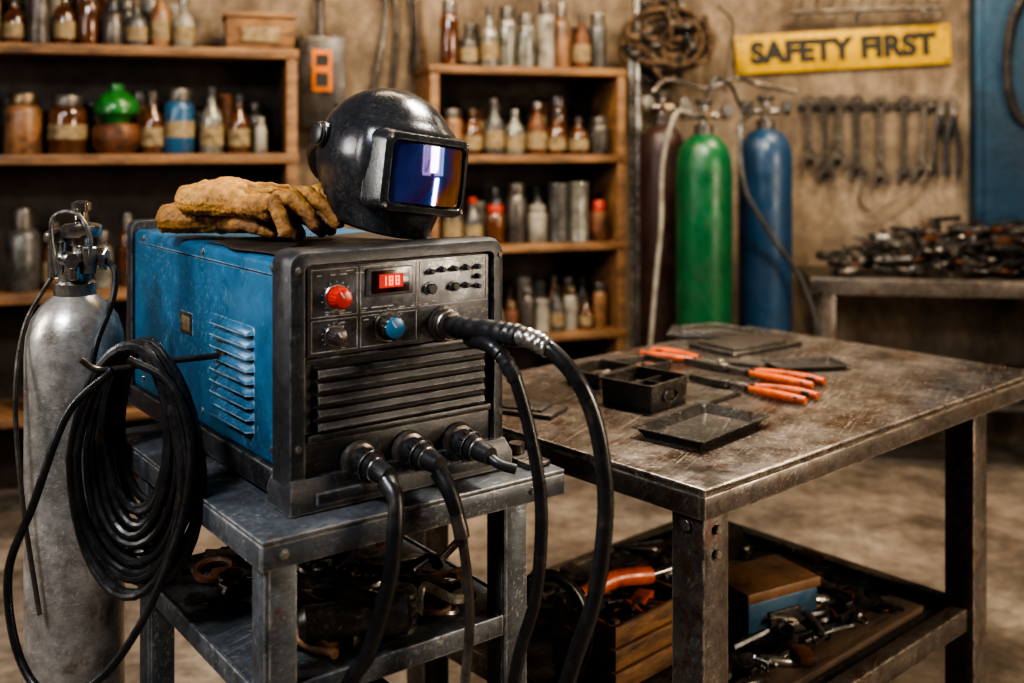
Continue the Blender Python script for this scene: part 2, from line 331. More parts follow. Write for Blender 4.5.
for i,xx in enumerate([-1.1,-.96,-.8,-.62,-.5,-.4,-.28,-.15]): vessel(m,X(xx),.25,1.3955,R(.04,.05),R(.16,.28),random.choice(['bottle','can','jar']),random.choice(PAL))
m.out('jars_and_bottles',None,TL)
m=MB(); vessel(m,X(-1.04),.1,.8655,.065,.32,'spray',greyc); vessel(m,X(-.93),.12,.8655,.045,.26,'bottle',amber)
for i,xx in enumerate([-.83,-.75,-.66,-.58,-.49,-.41,-.31,-.22,-.13]): vessel(m,X(xx),R(.07,.16),.8655,R(.03,.042),R(.2,.3),random.choice(['bottle','spray','bottle']),random.choice([amber,clear,greyc,rust,dsteel_m]))
m.out('chemical_bottles',None,TL)
vrow('paint_tins',.9,1.8,.4,.14,.25,None,TL,8)
vrow('workshop_containers',.7,1.5,1.82,.16,.28,None,TL,9)
m=MB(); m.box((0,0,0),(.27,.22,.13),crate_m,.004); m.box((-.01,-.01,.13),(.28,.23,.15),wood_m,.003); m.box((.06,-.012,.03),(.21,0,.09),labelp,.001); m.out('wooden_box',None,TL@Matrix.Translation((1.62,.04,1.8205)))
TMd=Matrix.Translation((-.347,4.452,0))@rotz(aA)
shelf('wooden_shelf',TMd,.9,[1.77,1.385,.995,.6,.2],.33,.04,.035)
vrow('jars_and_bottles',.06,.84,1.385,.15,.25,None,TMd,8)
vrow('spray_bottles',.06,.84,.995,.16,.27,None,TMd,8,capset=[redc_m,dsteel_m,redc_m,wbot,label_m])
vrow('small_bottles',.06,.84,.6,.14,.22,None,TMd,11)
vrow('metal_flasks',.06,.84,1.77,.18,.3,None,TMd,9,capset=[dsteel_m])
vrow('paint_tins',.06,.84,.2,.15,.25,None,TMd,8)
TA=Matrix.Translation((0,4.937,0))@rotz(aA)
m=MB(); m.box((-1.0,-.13,1.5),(-.80,-.004,1.9),dark_m,.008); m.box((-.985,-.137,1.515),(-.815,-.128,1.885),dark_m,.004); m.box((-.945,-.141,1.66),(-.86,-.136,1.84),label_m,.001)
m.box((-.93,-.143,1.77),(-.875,-.14,1.82),signtxt_m,0); m.box((-.93,-.143,1.68),(-.875,-.14,1.74),signtxt_m,0); m.cyl((-.9,-.07,1.9),(-.9,-.07,3.09),.018,dsteel_m); m.cyl((-.83,-.145,1.6),(-.83,-.128,1.6),.012,steel_m)
m.out('electrical_box',None,TA)
m=MB()
for k in range(6): m.tube([(-.62+k*.03,-.03,2.25),(-.6+k*.03+R(-.03,.03),-.05,2.0),(-.62+k*.03+R(-.05,.05),-.04,1.75-R(0,.25))],R(.008,.014),random.choice([dsteel_m,rope_m,rub_m]),8)
m.cyl((-.7,-.03,2.25),(-.4,-.03,2.25),.01,dsteel_m); m.box((-.7,-.03,2.24),(-.68,-.001,2.26),dsteel_m,.002); m.box((-.42,-.03,2.24),(-.40,-.001,2.26),dsteel_m,.002)
m.out('hanging_leads',None,TA)
m=MB(); m.cyl((.585,4.74,0),(.58,4.9,2.25),.018,steel_m); m.cyl((.545,4.70,0),(.55,4.88,1.95),.010,steel_m); m.out('leaning_pipes')
m=MB(); 
for k in range(95):
    a0=R(0,6.3); rx=R(.04,.2); rz=R(.04,.16); c=Vector((.72+R(-.05,.05),4.93+R(-.07,.05),1.92+R(-.05,.05))); tl=R(-.5,.5)
    m.tube([c+Vector((rx*math.cos(a0+t*.55),.05*math.sin(t*1.3+k),rz*math.sin(a0+t*.55)+tl*.06*math.cos(t))) for t in range(9)],R(.008,.016),random.choice([rope_m,rope_m,rope_m,rope_m,rub_m]),7,4)
m.cyl((.70,4.86,1.99),(.70,5.15,2.0),.012,dsteel_m)
m.out('rope_bundle')
# ---------------------------------------------------------------- gas cylinders (tall)
def gascyl(name,x,y,r,h,mat,rz=0):
    m=MB()
    m.lathe([(r*.9,0),(r,.02),(r,h-r*1.3),(r*.97,h-r*.9),(r*.86,h-r*.5),(r*.65,h-r*.2),(r*.4,h-r*.04),(r*.3,h)],mat,None,36)
    m.lathe([(r*.34,h-.02),(r*.34,h+.035),(r*.28,h+.04)],dsteel_m,None,20)
    m.lathe([(.018,h+.03),(.02,h+.05),(.014,h+.06),(.014,h+.1),(.02,h+.105),(.02,h+.12)],steel_m,None,14)
    m.cyl((-.07,0,h+.075),(.06,0,h+.075),.014,steel_m); m.lathe([(.032,h+.12),(.036,h+.125),(.036,h+.14),(.03,h+.145)],dsteel_m,None,12)
    for sx,q in ((-.085,.030),(.09,.026)):
        m.cyl((sx,-.05,h+.095),(sx,-.018,h+.095),q,dsteel_m); m.cyl((sx,-.053,h+.095),(sx,-.05,h+.095),q*.78,greyc)
        m.cyl((sx,-.02,h+.07),(sx,.0,h+.07),.016,brass_m)
    m.cyl((0,-.06,h+.075),(0,0,h+.075),.017,brass_m,seg=6)
    return m.out(name,None,Matrix.Translation((x,y,0))@rotz(rz))
gascyl('gas_cylinder',.80,4.38,.117,1.475,green_m,.1)
gascyl('gas_cylinder',1.105,4.58,.115,1.50,blue2_m,-.2)
gascyl('gas_cylinder',.665,4.66,.1,1.52,red_m,.3)
m=MB()
m.tube([(.73,4.3,1.56),(.66,4.25,1.55),(.61,4.25,1.35),(.60,4.23,1.1),(.575,4.22,.85),(.55,4.2,.5),(.58,4.15,.2),(.62,4.15,.03)],.010,wbot,8); 
m.out('gas_hose')
m=MB()
m.tube([(1.02,4.45,1.57),(.95,4.36,1.5),(.96,4.32,1.25),(1.08,4.36,1.05),(1.22,4.40,.85),(1.29,4.42,.6),(1.24,4.4,.3),(1.1,4.36,.03)],.011,greyc,8)
m.out('gas_hose')
m=MB(); m.tube([(.62,4.68,1.66),(.7,4.72,1.72),(.86,4.62,1.68),(.98,4.6,1.72),(1.08,4.66,1.70),(1.25,4.62,1.66)],.01,dsteel_m,8); m.tube([(.9,4.44,1.66),(.97,4.7,1.85),(1.03,4.9,2.0),(1.0,5.1,2.1)],.006,dsteel_m,8)
m.tube([(.80,4.35,1.62),(.84,4.36,1.70),(.92,4.42,1.68),(.98,4.5,1.6),(1.04,4.52,1.62)],.007,rub_m,8)
m.out('manifold_pipe')
# ---------------------------------------------------------------- tool wall (wall frame)
TB=Matrix.Translation((.95,5.2315,0))@rotz(aB)
e=empty('safety_sign',(0,0,0)); e.matrix_world=TB@Matrix.Translation((.665,-.018,1.89))@Matrix.Rotation(-.045,4,'Y')
m=MB(); m.box((-.505,-.006,-.095),(.505,.006,.095),yellow_m,.003)
for a in (-.485,.485):
    for c in (-.075,.075): m.cyl((a,-.01,c),(a,-.005,c),.008,dsteel_m)
m.out('sign_plate',e); text('SAFETY FIRST',.140,signtxt_m,e,Matrix.Translation((0,-.008,.0))@RX90,.001,.0085,'sign_lettering')
m=MB(); m.cyl((.42,-.08,2.07),(1.12,-.08,2.08),.011,dsteel_m)
for t in (.47,.75,1.05): m.cyl((t,-.08,2.07),(t,-.001,2.07),.008,dsteel_m)
for t in (.46,.53,.6,.66,.74,.8,.88,.97,1.04,1.09):
    m.tube([(t,-.075,2.07),(t+.01,-.1,2.15),(t-.01,-.09,2.3),(t+.01,-.08,2.5)],.004,rub_m,6,4); m.torus(.015,.004,dsteel_m,TM((t,-.085,2.055),pi/2))
m.out('hanging_rail',None,TB)
m=MB(); m.box((.46,-.02,1.60),(1.2,-.001,1.635),dark_m,.003)
m.out('wrench_rack_rail',None,TB)
for i,t in enumerate([.505,.585,.655,.735,.845,.955,1.045]):
    m=MB(); L=[.3,.38,.30,.36,.40,.38,.36][i]; 
    wrench(m,TM((0,0,0),pi/2,0,0)@rotz(pi)@Matrix.Translation((0,-.02,0)),L,dark_m if i%2 else dsteel_m,.036)
    m.cyl((0,-.012,.0),(0,.014,.0),.006,steel_m)
    m.out('wrench',None,TB@TM((t,-.035,1.635),0,R(-.05,.05),0))
for t in (1.12,1.175):
    m=MB()
    for s in (1,-1): 
        m.tube([(s*.004,0,-.02),(s*.02,0,-.1),(s*.03,0,-.2),(s*.018,0,-.3)],.011,rub2_m,8); 
        m.prism([(0,0),(s*.02,.0),(s*.022,.03),(s*.004,.08),(0,.08)],-.008,.008,dsteel_m,RX90)
    m.cyl((0,-.014,0),(0,.014,0),.014,steel_m)
    m.out('hanging_pliers',None,TB@TM((t,-.035,1.58)))
m=MB(); m.tube([(1.1,-.04,1.58),(1.06,-.05,1.3),(.85,-.05,1.12),(.74,-.05,1.15),(.78,-.05,1.3)],.006,dsteel_m,7); m.out('hanging_cable',None,TB)
m=MB(); m.box((1.255,-.12,.9),(2.5,-.003,2.75),bluep_m,.01); m.box((1.29,-.135,.95),(1.86,-.118,2.7),bluep_m,.006); m.box((1.88,-.135,.95),(2.46,-.118,2.7),bluep_m,.006)
m.tube([(1.5,-.15,2.2),(1.40,-.17,2.0),(1.38,-.17,1.75),(1.44,-.16,1.55),(1.6,-.16,1.5)],.018,dark_m,8); m.box((1.82,-.15,1.7),(1.85,-.13,1.9),dsteel_m,.004)
m.out('metal_cabinet',None,TB)
m=MB(); m.box((.45,-.56,.79),(2.6,-.03,.84),dsteel_m,.006); m.box((.45,-.562,.775),(2.6,-.54,.845),table_m,.004)
for t in (.5,1.55,2.5):
    for y in (-.54,-.1): m.box((t,y,0),(t+.06,y+.06,.79),table_m,.004)
m.box((.5,-.53,.28),(2.55,-.05,.30),dark_m,.003); m.out('metal_workbench',None,TB)
m=MB(); junk(m,.58,1.8,-.44,-.22,.845,140,[dsteel_m,dsteel_m,dark_m,dark_m,rust,steel_m],.07,3)
junk(m,.75,1.75,-.4,-.22,.90,110,[dsteel_m,dark_m,dark_m,steel_m],.075,4); junk(m,.95,1.65,-.36,-.22,.97,60,[dsteel_m,dark_m,dark_m,rust],.075,3); m.out('metal_scrap_pile',None,TB)
m=MB(); junk(m,.7,2.2,-.4,-.22,.305,50,[dark_m,rust,dsteel_m],.1,3); m.out('metal_scrap_pile',None,TB)
# ---------------------------------------------------------------- foreground table
aT=math.radians(41.6); TT=Matrix.Translation((.342,1.86,0))@rotz(aT)
Lt,Wt=1.43,.935
m=MB(); m.box((0,0,.816),(Lt,Wt,.83),ttop_m,.003)
m.box((0,0,.772),(Lt,.012,.8155),table_m,.003); m.box((0,Wt-.012,.772),(Lt,Wt,.8155),table_m,.003)
m.box((0,.0125,.772),(.012,Wt-.0125,.8155),table_m,.003); m.box((Lt-.012,.0125,.772),(Lt,Wt-.0125,.8155),table_m,.003)
m.box((.02,.02,.79),(Lt-.02,Wt-.02,.815),dark_m,0)
for x in (.014,1.075):
    for y in (.014,Wt-.09): m.box((x,y,.0),(x+.075,y+.075,.79),table_m,.005); m.box((x-.012,y-.012,0),(x+.087,y+.087,.008),table_m,.002)
for y in (.03,Wt-.07): m.box((.09,y,.235),(1.075,y+.04,.29),table_m,.004)
for x in (.03,1.09): m.box((x,.09,.235),(x+.04,Wt-.09,.29),table_m,.004)
m.box((.05,.07,.262),(1.1,Wt-.07,.268),dark_m,.001)
for p in ((.05,.012,.745),(.05,.012,.7)): m.cyl(p,(p[0],p[1]-.006,p[2]),.009,steel_m,seg=8)
m.cyl((.012,.05,.752),(.005,.05,.752),.011,steel_m,seg=10)
m.out('steel_work_table',None,TT)
Z=.8305; Q=math.radians(48)
def tray(x,y,z,L,W,h,rz,mat,th=.004,slope=.015):
    m=MB()
    def lp(dx,z,r=.008): return [(a,b,z) for a,b in rr(L+dx,W+dx,r)]
    m.loft([lp(-slope*2,0),lp(0,h),lp(.01,h),lp(.01,h+.002),lp(-th*1.5,h+.002),lp(-slope*2-th,th)],mat)
    return m,Matrix.Translation((x,y,z))@rotz(rz)
m,T=tray(.405,2.235,Z,.27,.165,.02,Q,dark_m); m.out('metal_tray',None,T)
m,T=tray(.312,2.475,Z,.155,.145,.062,Q,dark_m,.003,.003); m.box((-.07,-.002,.004),(.07,.002,.055),dark_m,.001); m.box((-.002,-.065,.004),(.002,0,.055),dark_m,.001)
m.box((-.07,.002,.003),(.07,.068,.035),mat_m,.004); junk(m,-.05,.05,-.05,.05,.03,22,[dsteel_m,steel_m,brass_m,rust],.018,1)
m.torus(.028,.003,dsteel_m,TM((.0,-.074,.03),pi/2),16,6,1,.5); m.out('parts_box',None,T)
m,T=tray(.225,2.70,Z,.15,.11,.035,Q,dsteel_m,.003,.003); junk(m,-.05,.05,-.03,.03,.012,14,[dsteel_m,steel_m,rust],.018,1); m.out('parts_tin',None,T)
m,T=tray(.35,2.80,Z,.12,.10,.03,Q-.2,dark_m,.003,.003); junk(m,-.04,.04,-.03,.03,.012,12,[dsteel_m,rust],.018,1); m.out('parts_tin',None,T)
pliers('pliers',(.705,2.47),(.455,2.70),Z); pliers('pliers',(.765,2.62),(.475,2.90),Z); pliers('pliers',(.385,3.01),(.66,2.80),Z)
m=MB(); m.box((-.15,-.09,0),(.15,.09,.012),dark_m,.003); m.box((-.13,-.075,.012),(.10,.07,.02),mat_m,.004); m.out('steel_plate',None,TM((.70,3.15,Z),0,0,math.radians(35)))
m=MB(); m.box((-.14,-.08,0),(.14,.08,.014),dark_m,.003); m.box((-.10,-.06,.014),(.12,.07,.019),dsteel_m,.002); m.tube([(-.1,-.02,.024),(0,.03,.03),(.1,0,.024)],.005,dsteel_m,6); m.out('steel_plate',None,TM((.64,3.33,Z),0,0,math.radians(-15)))
m,T=tray(.80,2.86,Z,.2,.11,.012,math.radians(12),dark_m,.003,.006); m.out('metal_tray',None,T)
m=MB(); m.box((-.08,-.05,0),(.08,.05,.01),dsteel_m,.003); m.box((-.06,-.035,.01),(.05,.035,.015),dark_m,.002); m.out('steel_plate',None,TM((.035,2.40,Z),0,0,math.radians(-25)))
m=MB(); wrench(m,TM((0,0,.006),0,0,0),.17,dsteel_m,.012); m.out('small_wrench',None,TM((.55,2.55,Z),0,0,2.4))
# under the table
zz=.2685
m=MB(); m.box((-.11,-.075,0),(.11,.075,.10),case_m,.006); m.box((-.115,-.08,.10),(.115,.08,.125),lid_m,.004); m.box((-.05,-.083,.03),(.05,-.074,.07),dark_m,.002); m.out('tool_case',None,TM((.61,2.56,zz),0,0,.5))
m=MB()
for i in range(3):
    m.box((-.13,-.095,.005+i*.05),(.13,-.083,.048+i*.05),crate_m,.002); m.box((-.13,.083,.005+i*.05),(.13,.095,.048+i*.05),crate_m,.002)
    m.box((-.13,-.083,.005+i*.05),(-.118,.083,.048+i*.05),crate_m,.002); m.box((.118,-.083,.005+i*.05),(.13,.083,.048+i*.05),crate_m,.002)
for a in (-1,1):
    for c in (-1,1): m.box((a*.112-.008,c*.076-.008,0),(a*.112+.008,c*.076+.008,.155),crate_m,.001)
m.box((-.12,-.085,.0),(.12,.085,.01),crate_m,.001); junk(m,-.08,.08,-.05,.05,.1,24,[dsteel_m,rust,dark_m,orange_m],.04,2)
m.out('wooden_crate',None,TM((.25,2.38,zz),0,0,.75))
m=MB(); m.tube([(0,0,.02),(.1,.01,.03),(.2,0,.02)],.02,orange_m,12); m.cyl((.2,0,.02),(.34,0,.02),.007,steel_m); m.cyl((-.03,0,.02),(0,0,.02),.018,rub2_m); m.out('screwdriver',None,TM((.15,2.28,zz+.17),0,.0,.6))
m=MB(); 
def tt(x,y,z): return TT@Vector((x,y,z))
for k in range(12):
    x=R(.3,.85); y=R(.12,.28)
    m.tube([tt(x+R(-.2,.05),y+R(-.02,.15),.283),tt(x,y,.285+R(0,.02)),tt(x+.1,y+R(-.03,.12),.283+R(0,.02)),tt(min(x+R(.15,.35),1.05),y+R(0,.15),.283)],R(.007,.012),random.choice([rub_m,rub_m,dsteel_m]),8)
m.out('cable_heap')
m=MB(); junk(m,.55,1.02,.30,.8,.272,75,[dark_m,dsteel_m,rust,steel_m,dsteel_m],.055,2); junk(m,.12,.5,.62,.8,.272,30,[dark_m,dsteel_m,rust,dark_m],.06,2); junk(m,.35,.95,.14,.25,.290,22,[dsteel_m,steel_m,rust],.04,1); m.out('scrap_tools',None,TT)
m=MB(); m.box((0,0,0),(.17,.11,.09),dark_m,.006); m.cyl((.04,.055,.09),(.04,.055,.15),.025,rust); m.cyl((.12,.055,.09),(.12,.055,.13),.022,greyc); m.out('metal_box',None,TT@Matrix.Translation((.8,.62,.2690)))
m=MB(); m.box((0,0,0),(.9,.09,.018),plank_m,.003); m.out('wooden_plank',None,TT@Matrix.Translation((.12,.115,.2695)))
m=MB(); cc=Vector((.075,2.235,.405)); pts=[]
for i in range(5*26):
    a=2*pi*i/26; k=i/26; rx=.085+.010*math.sin(k*2.1); rz=.108+.006*math.cos(k*1.7)
    pts.append(cc+Vector((rx*math.cos(a),-.014+.007*k+.02*math.sin(a),rz*math.sin(a))))
m.tube(pts,.0055,rub_m,8,raw=True); m.out('cable_hank')
# ---------------------------------------------------------------- cart
aC=math.radians(37); TC=Matrix.Translation((-.363,1.524,0))@rotz(aC)
m=MB(); cw,cd=.572,.74
m.box((0,0,.858),(cw,cd,.865),cart_m,.002)
m.box((0,0,.82),(cw,.008,.8575),cart_m,.002); m.box((0,cd-.008,.82),(cw,cd,.8575),cart_m,.002); m.box((0,.0085,.82),(.008,cd-.0085,.8575),cart_m,.002); m.box((cw-.008,.0085,.82),(cw,cd-.0085,.8575),cart_m,.002)
m.box((.01,.01,.84),(cw-.01,cd-.01,.857),dark_m,0)
for x in (.0105,.445):
    for y in (.0105,.54):
        m.box((x,y,.09),(x+.006,y+.05,.857),cart_m,.0015); m.box((x,y,.09),(x+.05,y+.006,.857),cart_m,.0015); m.box((x+.006,y+.006,.09),(x+.046,y+.046,.857),cart_m,.002)
        m.cyl((x+.012,y+.03,.045),(x+.04,y+.03,.045),.045,rub2_m); m.box((x+.005,y+.01,.05),(x+.011,y+.05,.1),dsteel_m,.001); m.box((x+.041,y+.01,.05),(x+.047,y+.05,.1),dsteel_m,.001)
zs=.635
m.box((.012,.012,zs-.035),(.5,.018,zs),cart_m,.002); m.box((.012,.585,zs-.035),(.5,.591,zs),cart_m,.002); m.box((.004,.02,zs-.035),(.0104,.585,zs),cart_m,.002); m.box((.496,.02,zs-.035),(.502,.585,zs),cart_m,.002)
m.box((.012,.02,zs-.012),(.498,.585,zs-.006),cart_m,0)
zs2=.25
m.box((.012,.02,zs2-.03),(.498,.585,zs2),cart_m,.002)
for p in ((.035,0,.84),(.5,0,.84)): m.cyl(p,(p[0],-.005,p[2]),.007,steel_m,seg=6)
m.out('tool_cart',None,TC)
m=MB()
junk(m,.09,.43,.14,.5,zs,60,[dark_m,dsteel_m,rust,steel_m,dsteel_m],.05,2); junk(m,.09,.43,.07,.2,zs,30,[dsteel_m,dsteel_m,steel_m,crate_m],.045,1)
m.out('tool_pile',None,TC)
m=MB(); m.lathe([(.018,0),(.028,.01),(.028,.10),(.024,.12),(.034,.13),(.034,.17),(.02,.18)],dark_m,TM((.10,.09,zs+.05),pi/2,0,1.2),18); m.cyl((.26,.15,zs+.03),(.26,.15,zs+.036),.055,dsteel_m); m.out('angle_grinder',None,TC)
m=MB(); 
for k in range(5): m.lathe([(.026,0),(.032,.003),(.032,.010),(.026,.013)],steel_m,TM((.27,.07,zs+.002+k*.014)),20)
m.tube([(.30,.06,zs+.02),(.33,.09,zs+.05),(.37,.06,zs+.03),(.42,.07,zs+.02)],.010,steel_m,8); m.out('metal_washers_stack',None,TC)
m=MB(); junk(m,.1,.42,.1,.5,zs2,50,[dark_m,dsteel_m,rust],.06,3); m.out('tool_pile',None,TC)
m=MB()
for k in range(5):
    c=Vector((.26,.28,zs2+.12)); a0=R(0,6)
    m.tube([c+Vector((.15*math.cos(a0+i*.7),.15*math.sin(a0+i*.7),R(-.02,.06))) for i in range(9)],.009,rub_m,8)
m.out('cable_bundle',None,TC)
m=MB(); m.box((.515,.03,.8655),(.565,.3,.876),dark_m,.003); m.cyl((.54,.1,.876),(.54,.1,.895),.015,dsteel_m); m.out('steel_bar',None,TC)
# ---------------------------------------------------------------- welding machine
W=.419; Dp=.84; HH=.410
wm=empty('welding_machine',(-.345,1.63,.8655),aC)
m=MB(); m.box((.006,.03,.008),(W-.006,Dp,.052),black_m,.005)
for x in (.03,W-.07):
    for y in (.05,Dp-.2): m.box((x,y,0),(x+.04,y+.05,.012),rub2_m,.002)
m.out('base_tray',wm)
m=MB(); m.box((.012,.055,.05),(W-.012,Dp-.03,.390),blue_m,.012,seg=4)
n_l=9
for i in range(n_l):
    z=.088+i*.0205
    pr=[(.0125,z),(.000,z+.002),(.0015,z+.007),(.0125,z+.0165)]
    m.loft([[(.0125,.163,z+.002),(.0122,.163,z+.003),(.0122,.163,z+.006),(.0125,.163,z+.015)],[(a,.172,b) for a,b in pr],[(a,.338,b) for a,b in pr],[(.0125,.347,z+.002),(.0122,.347,z+.003),(.0122,.347,z+.006),(.0125,.347,z+.015)]],blue_m)
    m.box((.0105,.172,z-.0040),(.0128,.338,z+.0005),black2_m,0)
m.box((.0095,.455,.212),(.0125,.515,.252),steel_m,.001); m.box((.0085,.462,.218),(.0098,.508,.246),labelp,.0005)
m.box((.0108,.075,.363),(.0126,Dp-.05,.3645),black2_m,0)
for y,z in ((.09,.376),(.09,.08),(.4,.08),(.74,.376),(.74,.08),(.4,.376)): m.cyl((.0125,y,z),(.0095,y,z),.006,steel_m,seg=12)
m.out('side_case',wm)
m=MB(); m.loft([[(W/2+a,Dp-.035,HH/2+.003+b) for a,b in rr(W-.012,HH-.008,.02)],[(W/2+a,Dp,HH/2+.003+b) for a,b in rr(W-.012,HH-.008,.02)]],black_m); m.out('rear_bezel',wm)
m=MB()
def bl(dx,dz,y,r): return [(W/2+a,y,HH/2+b) for a,b in rr(W-dx*2,HH-dz*2,r,3)]
m.loft([bl(.004,.004,.07,.02),bl(0,0,.064,.022),bl(0,0,.018,.022),bl(.004,.004,.006,.022),bl(.014,.014,0,.02),bl(.026,.022,0,.012),bl(.030,.026,.014,.01)],black_m)
m.loft([[(x,y,z) for x,y in ((-.004,-.012),(W+.004,-.012),(W+.004,.075),(-.004,.075))] for z in (0.002,.03)]+[[(x,y,.052) for x,y in ((.004,.0),(W-.004,.0),(W-.004,.07),(.004,.07))]],black_m)
m.box((.04,-.016,.012),(.15,-.01,.03),black_m,.002); m.box((.27,-.016,.012),(.38,-.01,.03),black_m,.002)
m.box((.03,.004,.228),(W-.03,.02,.238),black_m,.003); m.box((.03,.002,.105),(W-.03,.02,.118),black_m,.004)
m.box((.03,.008,.05),(W-.03,.018,.106),black_m,.002)
for x in (.014,W-.014):
    for z in (.10,.38): m.cyl((x,.001,z),(x,-.002,z),.005,dsteel_m,seg=10)
m.out('front_bezel',wm)
m=MB()
m.box((.045,.012,.118),(.376,.0145,.228),black2_m,0)
for i in range(5):
    z=.122+i*.021
    m.loft([[(x,.014,z),(x,.001,z),(x,-.001,z+.003),(x,.003,z+.012),(x,.014,z+.0145)] for x in (.05,.372)],black_m)
m.out('front_louvres',wm)
m=MB(); m.box((.033,.0075,.24),(.386,.014,.383),panel_m,.002)
def pl(x0,z0,x1,z1): m.box((x0,.0067,z0),(x1,.0076,z1),white_m,0)
def frame(x0,z0,x1,z1,t=.0007):
    pl(x0,z0,x1,z0+t);pl(x0,z1-t,x1,z1);pl(x0,z0,x0+t,z1);pl(x1-t,z0,x1,z1)
frame(.04,.302,.122,.378);frame(.04,.246,.122,.297);frame(.128,.302,.235,.378);frame(.128,.246,.235,.297);frame(.241,.302,.380,.378)
for i in range(60):
    x=R(.045,.368); z=random.choice([.374,.369,.306,.291,.25,.31]); 
    pl(x,z-.0014,x+R(.004,.012),z)
for k in range(11):
    a=math.radians(-40+26*k)
    for cx,cz,rd in ((.085,.332,.026),(.18,.275,.031),(.08,.271,.021)): m.cyl((cx+rd*math.cos(a),.0076,cz+rd*math.sin(a)*.95),(cx+rd*math.cos(a),.0066,cz+rd*math.sin(a)*.95),.0012,white_m,seg=6)
m.out('control_plate',wm)
def knob(name,x,z,r,capm,basem=rub2_m):
    m=MB(); T=along((x,.0075,z),(0,-1,0))
    m.lathe([(r*1.25,0),(r*1.25,.002),(r*1.15,.004)],steel_m,T,28)
    loops=[]
    for rr_,zz_ in ((r,.003),(r,.004),(r*.93,.020),(r*.82,.023)):
        loops.append([((rr_*(1 if j%2 else .93))*math.cos(2*pi*j/36),(rr_*(1 if j%2 else .93))*math.sin(2*pi*j/36),zz_) for j in range(36)])
    m.loft(loops,basem,True,True,T); m.lathe([(r*.8,.022),(r*.78,.026),(r*.6,.0275)],capm,T,28)
    m.box((-.0012,r*.1,.027),(.0012,r*.7,.0285),white_m,0,T@rotz(.6)); m.out(name,wm)
knob('red_current_knob',.085,.332,.0185,redk_m,redk_m); knob('mode_knob',.08,.271,.0145,dsteel_m,dsteel_m); knob('blue_voltage_knob',.18,.275,.022,bluek_m,dark_m)
m=MB(); 
for x,z,r in ((.262,.331,.009),(.31,.331,.007),(.262,.36,.0045),(.31,.362,.0045),(.335,.362,.0045),(.335,.331,.0045),(.36,.362,.004),(.36,.345,.004),(.36,.328,.004),(.285,.362,.0045)):
    m.cyl((x,.008,z),(x,.0045,z),r*1.3,steel_m); m.cyl((x,.005,z),(x,-.004,z),r,rub2_m)
m.out('push_buttons',wm)
m=MB(); m.box((.138,.003,.327),(.226,.009,.374),panel_m,.003); m.box((.146,.0022,.332),(.218,.0032,.369),screen_m,.0005); m.box((.160,.0018,.340),(.206,.0024,.363),lcd_m,0)
def seg7(x,z,h,s):
    w=h*.5;t=h*.13
    segs={'a':(0,h-t,w,h),'b':(w-t,h/2,w,h),'c':(w-t,0,w,h/2),'d':(0,0,w,t),'e':(0,0,t,h/2),'f':(0,h/2,t,h),'g':(0,h/2-t/2,w,h/2+t/2)}
    for c in s: a=segs[c]; m.box((x+a[0],.0012,z+a[1]),(x+a[2],.0019,z+a[3]),digit_m,0)
for i,s in enumerate(('bc','abcdefg','abcdefg')): seg7(.166+i*.0125,.344,.015,s)
m.out('current_display',wm)
def socket(name,x,z,r=.027,tip=.075,cable=.013,yoff=.008):
    m=MB(); T=along((x,yoff,z),(0,-1,0))
    m.lathe([(r*1.18,0),(r*1.18,.005),(r*1.05,.008),(r*1.05,.012),(r*.9,.014)],dsteel_m,T,28)
    T2=along((x,yoff-.012,z),(.12,-1,-.12))
    m.lathe([(r*.85,0),(r*.85,.012),(r*.95,.014),(r*.95,.026),(r*.82,.028),(r*.8,.04),(r*.66,.043),(r*.64,.055),(cable*1.15,tip)],rub2_m,T2,24)
    for k in range(12):
        a=2*pi*k/12; m.cbox((r*.95*math.cos(a),r*.95*math.sin(a),.02),(.004,.004,.01),rub2_m,.001,T2)
    m.torus(r*.66,.0025,steel_m,T2@Matrix.Translation((0,0,.043)),24,6); m.torus(r*.93,.002,dsteel_m,T2@Matrix.Translation((0,0,.0275)),24,6)
    m.out(name,wm)
socket('output_socket_1',.123,.065); socket('output_socket_2',.218,.065); socket('output_socket_3',.319,.062)
m=MB(); T=along((.29,.008,.268),(0,-1,0))
m.lathe([(.031,0),(.031,.006),(.026,.008),(.026,.02),(.023,.022),(.023,.03),(.018,.032)],dsteel_m,T,28); m.torus(.024,.003,steel_m,T@Matrix.Translation((0,0,.02)),24,6); m.out('gun_socket',wm)
m=MB()
vs=[]; nx,ny=18,14
for j in range(ny+1):
    for i in range(nx+1):
        a=i/nx;b=j/ny; vs.append((.02+.38*a+.01*math.sin(b*9),.075+.33*b+.02*math.sin(a*7),.3915+.0025*(1+math.sin(a*11+b*5))*.5))
fs=[[j*(nx+1)+i,j*(nx+1)+i+1,(j+1)*(nx+1)+i+1,(j+1)*(nx+1)+i] for j in range(ny) for i in range(nx)]
m.add(vs,fs,mat_m); o=m.out('oily_mat',wm); md=o.modifiers.new('th','SOLIDIFY'); md.thickness=.002; md.offset=1
m=MB(); m.box((.006,.28,.185),(.0115,.32,.225),dsteel_m,.002); m.tube([(.008,.3,.2),(-.1,.295,.203),(-.2,.29,.203),(-.235,.29,.225)],.0055,dsteel_m,10); m.out('cable_hook',wm)
